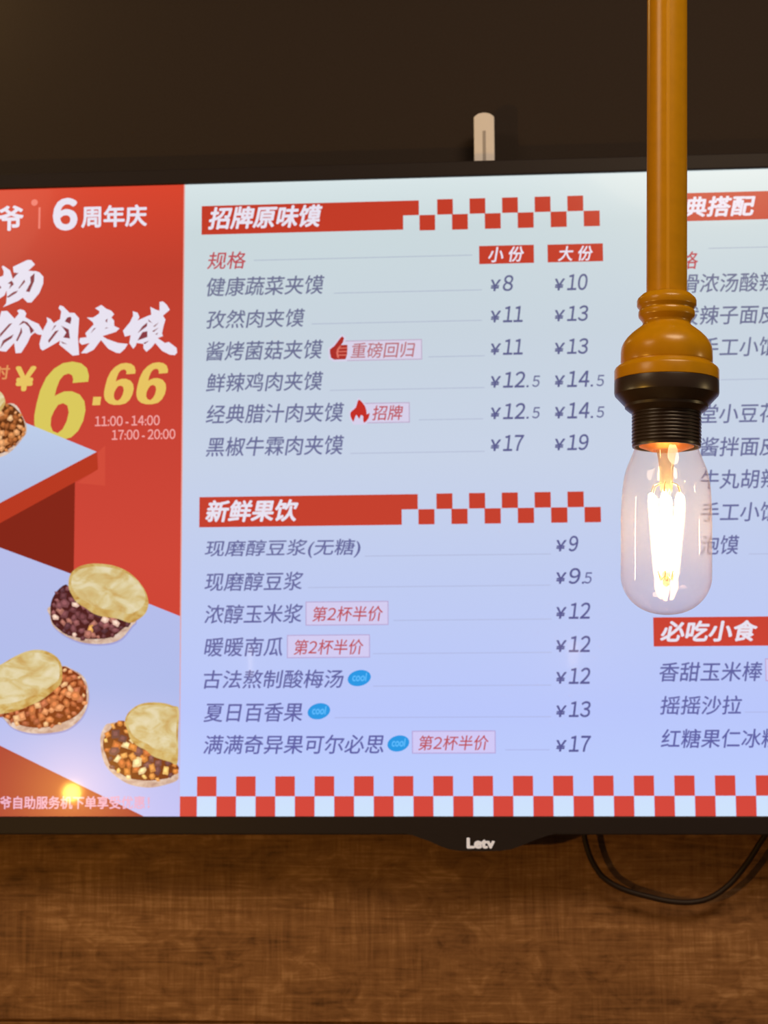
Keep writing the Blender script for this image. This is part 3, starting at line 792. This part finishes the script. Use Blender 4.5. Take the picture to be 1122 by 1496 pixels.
# ------------------------------------------------------------------ bracket behind the top of the television
m_white = plain('white_enamel', (0.97, 0.94, 0.99), rough=0.35, bump=0.03)
m_slot = plain('slot_grey', (0.50, 0.47, 0.50), rough=0.6)
bx, bw = 0.2977, 0.0104
by0, by1 = 0.040, 0.056
ztop = Z0 + 0.7010
br = empty('mounting_bracket', (bx, WALL_Y, Z0 + 0.56))
tag(br, 'small white round-topped bracket with a grey slot standing above the television', 'bracket')
L = br.location
bm = bmesh.new()
prof = [(-bw, 0.0), (bw, 0.0)]
H = ztop - (Z0 + 0.56)
prof += [(bw, H - 0.0042)]
for k in range(1, 12):
    a = k/12
    x = bw*(1 - 2*a)
    prof.append((x, H - 0.0042 + 0.0042*math.sin(math.pi*a)**0.7))
prof += [(-bw, H - 0.0042)]
fr = [bm.verts.new((x, by0 - WALL_Y, z)) for x, z in prof]
bk = [bm.verts.new((x, by1 - WALL_Y, z)) for x, z in prof]
bm.faces.new(fr); bm.faces.new(list(reversed(bk)))
for i in range(len(prof)):
    j = (i + 1) % len(prof); bm.faces.new((fr[i], bk[i], bk[j], fr[j]))
bmesh.ops.bevel(bm, geom=[e for e in bm.edges if all(abs(v.co.y - (by0 - WALL_Y)) < 1e-6 for v in e.verts)], offset=0.0012, segments=3, affect='EDGES', profile=0.5)
plate = bm_obj('plate', bm, m_white, br)
bm = bmesh.new(); bm_box(bm, (-0.0018, by0 - WALL_Y - 0.0004, H - 0.062), (0.0018, by0 - WALL_Y + 0.002, H - 0.0185), 0.0008)
sl = bm_obj('slot', bm, m_slot, br); sl['label'] = 'grey slot'
bm = bmesh.new(); bm_box(bm, (-0.006, by1 - WALL_Y - 0.001, 0.01), (0.006, 0.0, 0.03), 0.001)
bm_obj('wall_stud', bm, m_white, br)

# ------------------------------------------------------------------ cable below the television
m_cable = plain('black_cable_rubber', (0.020, 0.008, 0.005), rough=0.6)
CAB = [(386, 0.040, 4), (386, 0.041, -14), (388.5, 0.042, -30), (394, 0.043, -46), (405, 0.044, -62), (424, 0.045, -73), (448, 0.046, -80), (470, 0.046, -84.5), (490, 0.046, -85), (508, 0.045, -80), (526, 0.044, -67), (542, 0.043, -48), (554, 0.042, -30), (563, 0.041, -16), (570, 0.040, 2)]
bm = bmesh.new()
bm_tube(bm, spline([(a*MM, y + 0.016, Z0 + b*MM) for a, y, b in CAB], 8), 0.0028, 12)
cab = bm_obj('power_cable', bm, m_cable, smooth=True)
tag(cab, 'thin black cable drooping in a loop below the television on the wood wall', 'cable')

# ------------------------------------------------------------------ pendant lamp
m_yellow = plain('yellow_gloss_paint', (0.47, 0.222, 0.002), rough=0.27, spec=0.42, bump=0.04, bump_scale=160, var=0.05)
m_pipe_highlight = plain('yellow_painted_highlight', (0.56, 0.28, 0.02), rough=0.22, spec=0.5)  # paler yellow with the pipe's highlight put into the colour
m_socket = plain('black_bakelite', (0.030, 0.019, 0.016), rough=0.34, spec=0.6)
m_brass = plain('cap_metal', (0.52, 0.17, 0.05), rough=0.45, metallic=0.7)
m_wire = plain('support_wire', (0.6, 0.5, 0.4), rough=0.3, metallic=1.0)

def glass_material():
    """thin clear bulb glass with a faint warm tint, deeper where seen edge-on"""
    mt, nt, b = new_mat('bulb_glass')
    nt.nodes.remove(b)
    out = nt.nodes['Material Output']
    lw = N(nt, 'ShaderNodeLayerWeight', Blend=0.5)
    tint = ramp(nt, lw.outputs['Facing'], [(0.0, (0.985, 0.93, 0.91, 1)), (0.60, (0.97, 0.89, 0.87, 1)), (0.86, (0.90, 0.79, 0.77, 1)), (1.0, (0.62, 0.52, 0.55, 1))])
    tr = N(nt, 'ShaderNodeBsdfTransparent'); nt.links.new(tint, tr.inputs[0])
    gl = N(nt, 'ShaderNodeBsdfGlossy', Roughness=0.02); gl.inputs[0].default_value = (1, 0.96, 0.92, 1)
    pw = N(nt, 'ShaderNodeMath', operation='POWER'); pw.inputs[1].default_value = 5.0
    nt.links.new(lw.outputs['Facing'], pw.inputs[0])
    fr_ = N(nt, 'ShaderNodeMath', operation='MULTIPLY_ADD'); fr_.inputs[1].default_value = 0.5; fr_.inputs[2].default_value = 0.045
    nt.links.new(pw.outputs[0], fr_.inputs[0])
    mx = N(nt, 'ShaderNodeMixShader')
    nt.links.new(fr_.outputs[0], mx.inputs[0]); nt.links.new(tr.outputs[0], mx.inputs[1]); nt.links.new(gl.outputs[0], mx.inputs[2])
    hz = N(nt, 'ShaderNodeBsdfTranslucent'); hz.inputs[0].default_value = (1, 0.93, 0.88, 1)
    m3 = N(nt, 'ShaderNodeMixShader'); m3.inputs[0].default_value = 0.03
    nt.links.new(mx.outputs[0], m3.inputs[1]); nt.links.new(hz.outputs[0], m3.inputs[2])
    nt.links.new(m3.outputs[0], out.inputs[0])
    return mt
m_glass = glass_material()
def filament_material():
    mt, nt, b = new_mat('glowing_filament')
    b.inputs['Base Color'].default_value = (0.9, 0.7, 0.3, 1)
    b.inputs['Emission Color'].default_value = (1.0, 0.70, 0.30, 1)
    b.inputs['Emission Strength'].default_value = 34.0
    return mt
m_fil = filament_material()
def stem_material():
    mt, nt, b = new_mat('stem_glass')
    nt.nodes.remove(b); out = nt.nodes['Material Output']
    tr = N(nt, 'ShaderNodeBsdfTransparent'); tr.inputs[0].default_value = (0.95, 0.88, 0.78, 1)
    df = N(nt, 'ShaderNodeBsdfDiffuse'); df.inputs[0].default_value = (0.85, 0.72, 0.5, 1)
    tl = N(nt, 'ShaderNodeBsdfTranslucent'); tl.inputs[0].default_value = (0.85, 0.72, 0.5, 1)
    a = N(nt, 'ShaderNodeMixShader'); a.inputs[0].default_value = 0.5
    nt.links.new(df.outputs[0], a.inputs[1]); nt.links.new(tl.outputs[0], a.inputs[2])
    mx = N(nt, 'ShaderNodeMixShader'); mx.inputs[0].default_value = 0.32
    nt.links.new(tr.outputs[0], mx.inputs[1]); nt.links.new(a.outputs[0], mx.inputs[2])
    gl = N(nt, 'ShaderNodeBsdfGlossy', Roughness=0.05)
    m2 = N(nt, 'ShaderNodeMixShader'); m2.inputs[0].default_value = 0.1
    nt.links.new(mx.outputs[0], m2.inputs[1]); nt.links.new(gl.outputs[0], m2.inputs[2])
    nt.links.new(m2.outputs[0], out.inputs[0])
    return mt
m_stem = stem_material()

HIGHLIGHT_ANGLE = math.atan2(-1.0, -0.02)  # direction of the painted highlight line, facing the camera
PX = 0.3409 * MM           # one design unit of the lamp profile
def pendant_lamp(loc, lean, label):
    t = empty('pendant_lamp', loc)     # local z = 0 at the middle of the bulb
    tag(t, label, 'lamp')
    t.rotation_euler = (0, lean, 0)
    top = CEIL - loc[2] + 0.001
    zc = lambda h: (h - 184.3) * MM
    # pipe
    bm = bmesh.new(); bm_lathe(bm, [(30*PX, zc(296)), (30*PX, top - 0.004)], 64, True, True)
    pipe = bm_obj('pipe', bm, m_yellow, t); smooth_by_angle(pipe)
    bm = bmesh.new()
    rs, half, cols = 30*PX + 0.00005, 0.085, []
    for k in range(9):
        a = HIGHLIGHT_ANGLE - half + 2*half*k/8
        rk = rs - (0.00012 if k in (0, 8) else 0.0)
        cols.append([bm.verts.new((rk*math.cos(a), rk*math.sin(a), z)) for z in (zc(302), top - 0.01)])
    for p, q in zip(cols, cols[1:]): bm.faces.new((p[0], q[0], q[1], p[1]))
    bm_obj('highlight_strip', bm, m_pipe_highlight, pipe, smooth=True)  # thin paler strip painting a highlight line down the pipe
    bm = bmesh.new(); bm_lathe(bm, [(0, top), (0.045, top), (0.045, top - 0.006), (0.040, top - 0.010), (0.018, top - 0.012), (0.018, top - 0.03), (30*PX, top - 0.03)], 48)
    o = bm_obj('ceiling_flange', bm, m_yellow, t); smooth_by_angle(o)
    # reducing pipe fitting: beaded collar, waist, shoulder, rim
    prof = [(29.5, 302.6), (36.0, 302.4), (42.6, 300.2), (43.8, 299.2), (43.8, 296.8), (43.2, 296.2), (40.6, 295.2), (40.0, 294.4), (41.4, 293.6), (41.6, 293.0), (41.6, 291.6), (41.0, 290.8), (36.4, 289.0), (35.2, 288.0), (35.2, 287.2), (37.0, 286.2), (44.5, 284.3), (52.0, 282.2), (58.8, 279.8), (63.6, 277.4), (66.3, 275.2), (67.2, 272.8), (67.4, 267.6), (66.4, 266.9), (66.6, 266.3), (69.5, 265.9), (75.2, 264.3), (76.6, 263.2), (76.6, 258.1), (74.0, 257.4), (60, 257.4)]
    bm = bmesh.new(); bm_lathe(bm, [(r*PX, zc(z)) for r, z in prof], 96)
    o = bm_obj('pipe_fitting', bm, m_yellow, t); smooth_by_angle(o, 28)
    # lamp socket: shade ring, stepped neck and threaded sleeve
    prof = [(40, 257.8), (76.2, 257.8), (76.6, 257.2), (76.6, 251.8), (75.6, 250.6), (68.5, 248.0), (62.4, 245.8), (61.2, 245.6), (60.8, 244.2), (55.5, 242.7), (51.0, 241.8)]
    z = 241.8
    for k in range(9):
        prof += [(50.4, z - 0.15), (50.8, z - 0.5), (50.8, z - 0.95), (48.6, z - 1.35), (48.6, z - 1.6)]
        z -= 1.75
    prof += [(50.2, z - 0.2), (50.2, 225.0), (49.6, 224.4), (46.4, 224.4), (46.2, 240.0)]
    bm = bmesh.new(); bm_lathe(bm, [(r*PX, zc(q)) for r, q in prof], 96)
    o = bm_obj('lamp_socket', bm, m_socket, t); smooth_by_angle(o, 25)
    # light bulb
    prof = [(40, 233.0), (42.5, 229.0), (45.0, 225.5), (49.0, 221.5), (54.0, 217.2), (58.8, 213.2), (62.0, 208.8), (64.2, 203.0), (65.4, 196.0), (66.0, 189.0), (66.0, 160.2)]
    for k in range(1, 15):
        a = k/14*math.pi/2
        prof.append((66.0*math.cos(a)**0.92 if k < 14 else 0.0, 160.2 - 19.6*math.sin(a)))
    bm = bmesh.new(); bm_lathe(bm, [(r*PX, zc(q)) for r, q in prof], 96)
    bulb = bm_obj('light_bulb', bm, m_glass, t, smooth=True)
    bulb['label'] = 'glowing clear tubular bulb'
    bm = bmesh.new(); bm_lathe(bm, [(0, zc(246)), (12*PX, zc(246)), (14*PX, zc(243)), (39*PX, zc(242)), (39.5*PX, zc(226.5)), (40*PX, zc(224.8)), (24*PX, zc(222.8)), (20*PX, zc(223.2)), (0, zc(223.2))], 48)
    o = bm_obj('screw_cap', bm, m_brass, bulb); smooth_by_angle(o)
    bm = bmesh.new(); bm_lathe(bm, [(15*PX, zc(223.4)), (12.5*PX, zc(219)), (10.0*PX, zc(213)), (9.5*PX, zc(205)), (8.5*PX, zc(202.5)), (6.5*PX, zc(201.5)), (4*PX, zc(198)), (3*PX, zc(166)), (5.5*PX, zc(161)), (4.5*PX, zc(155.5)), (0, zc(154.5))], 32)
    o = bm_obj('glass_stem', bm, m_stem, bulb, smooth=True)
    NF = 6
    for k in range(NF):
        a = 2*math.pi*(k + 0.3)/NF
        rt, rb = 24*PX, 12.5*PX
        p0 = (rt*math.cos(a), rt*math.sin(a), zc(201.0)); p1 = (rb*math.cos(a), rb*math.sin(a), zc(162.5))
        P0, P1 = Vector(p0), Vector(p1); d = (P1 - P0)
        pts = [P0, P0 + d*0.03, P0 + d*0.10, P0 + d*0.90, P0 + d*0.97, P1]
        bm = bmesh.new(); bm_tube(bm, pts, [0.0008, 0.0016, 0.0020, 0.0020, 0.0015, 0.0008], 10)
        fo = bm_obj('filament', bm, m_fil, bulb, smooth=True)
    for k in range(NF):
        a = 2*math.pi*(k + 0.3)/NF; c, q = math.cos(a), math.sin(a)
        for ring in ([(24, 201.0), (20, 205), (10, 206.5)], [(12.5, 162.5), (9, 158.0), (3, 160)]):
            bm = bmesh.new(); bm_tube(bm, [(r*PX*c, r*PX*q, zc(z)) for r, z in ring], 0.0003, 6)
            bm_obj('support_wire', bm, m_wire, bulb)
    return t

pendant_lamp((0.40098, -0.81537, Z0 + 0.1843), 0.0243, 'yellow pipe pendant lamp with a glowing tubular bulb hanging before the television')
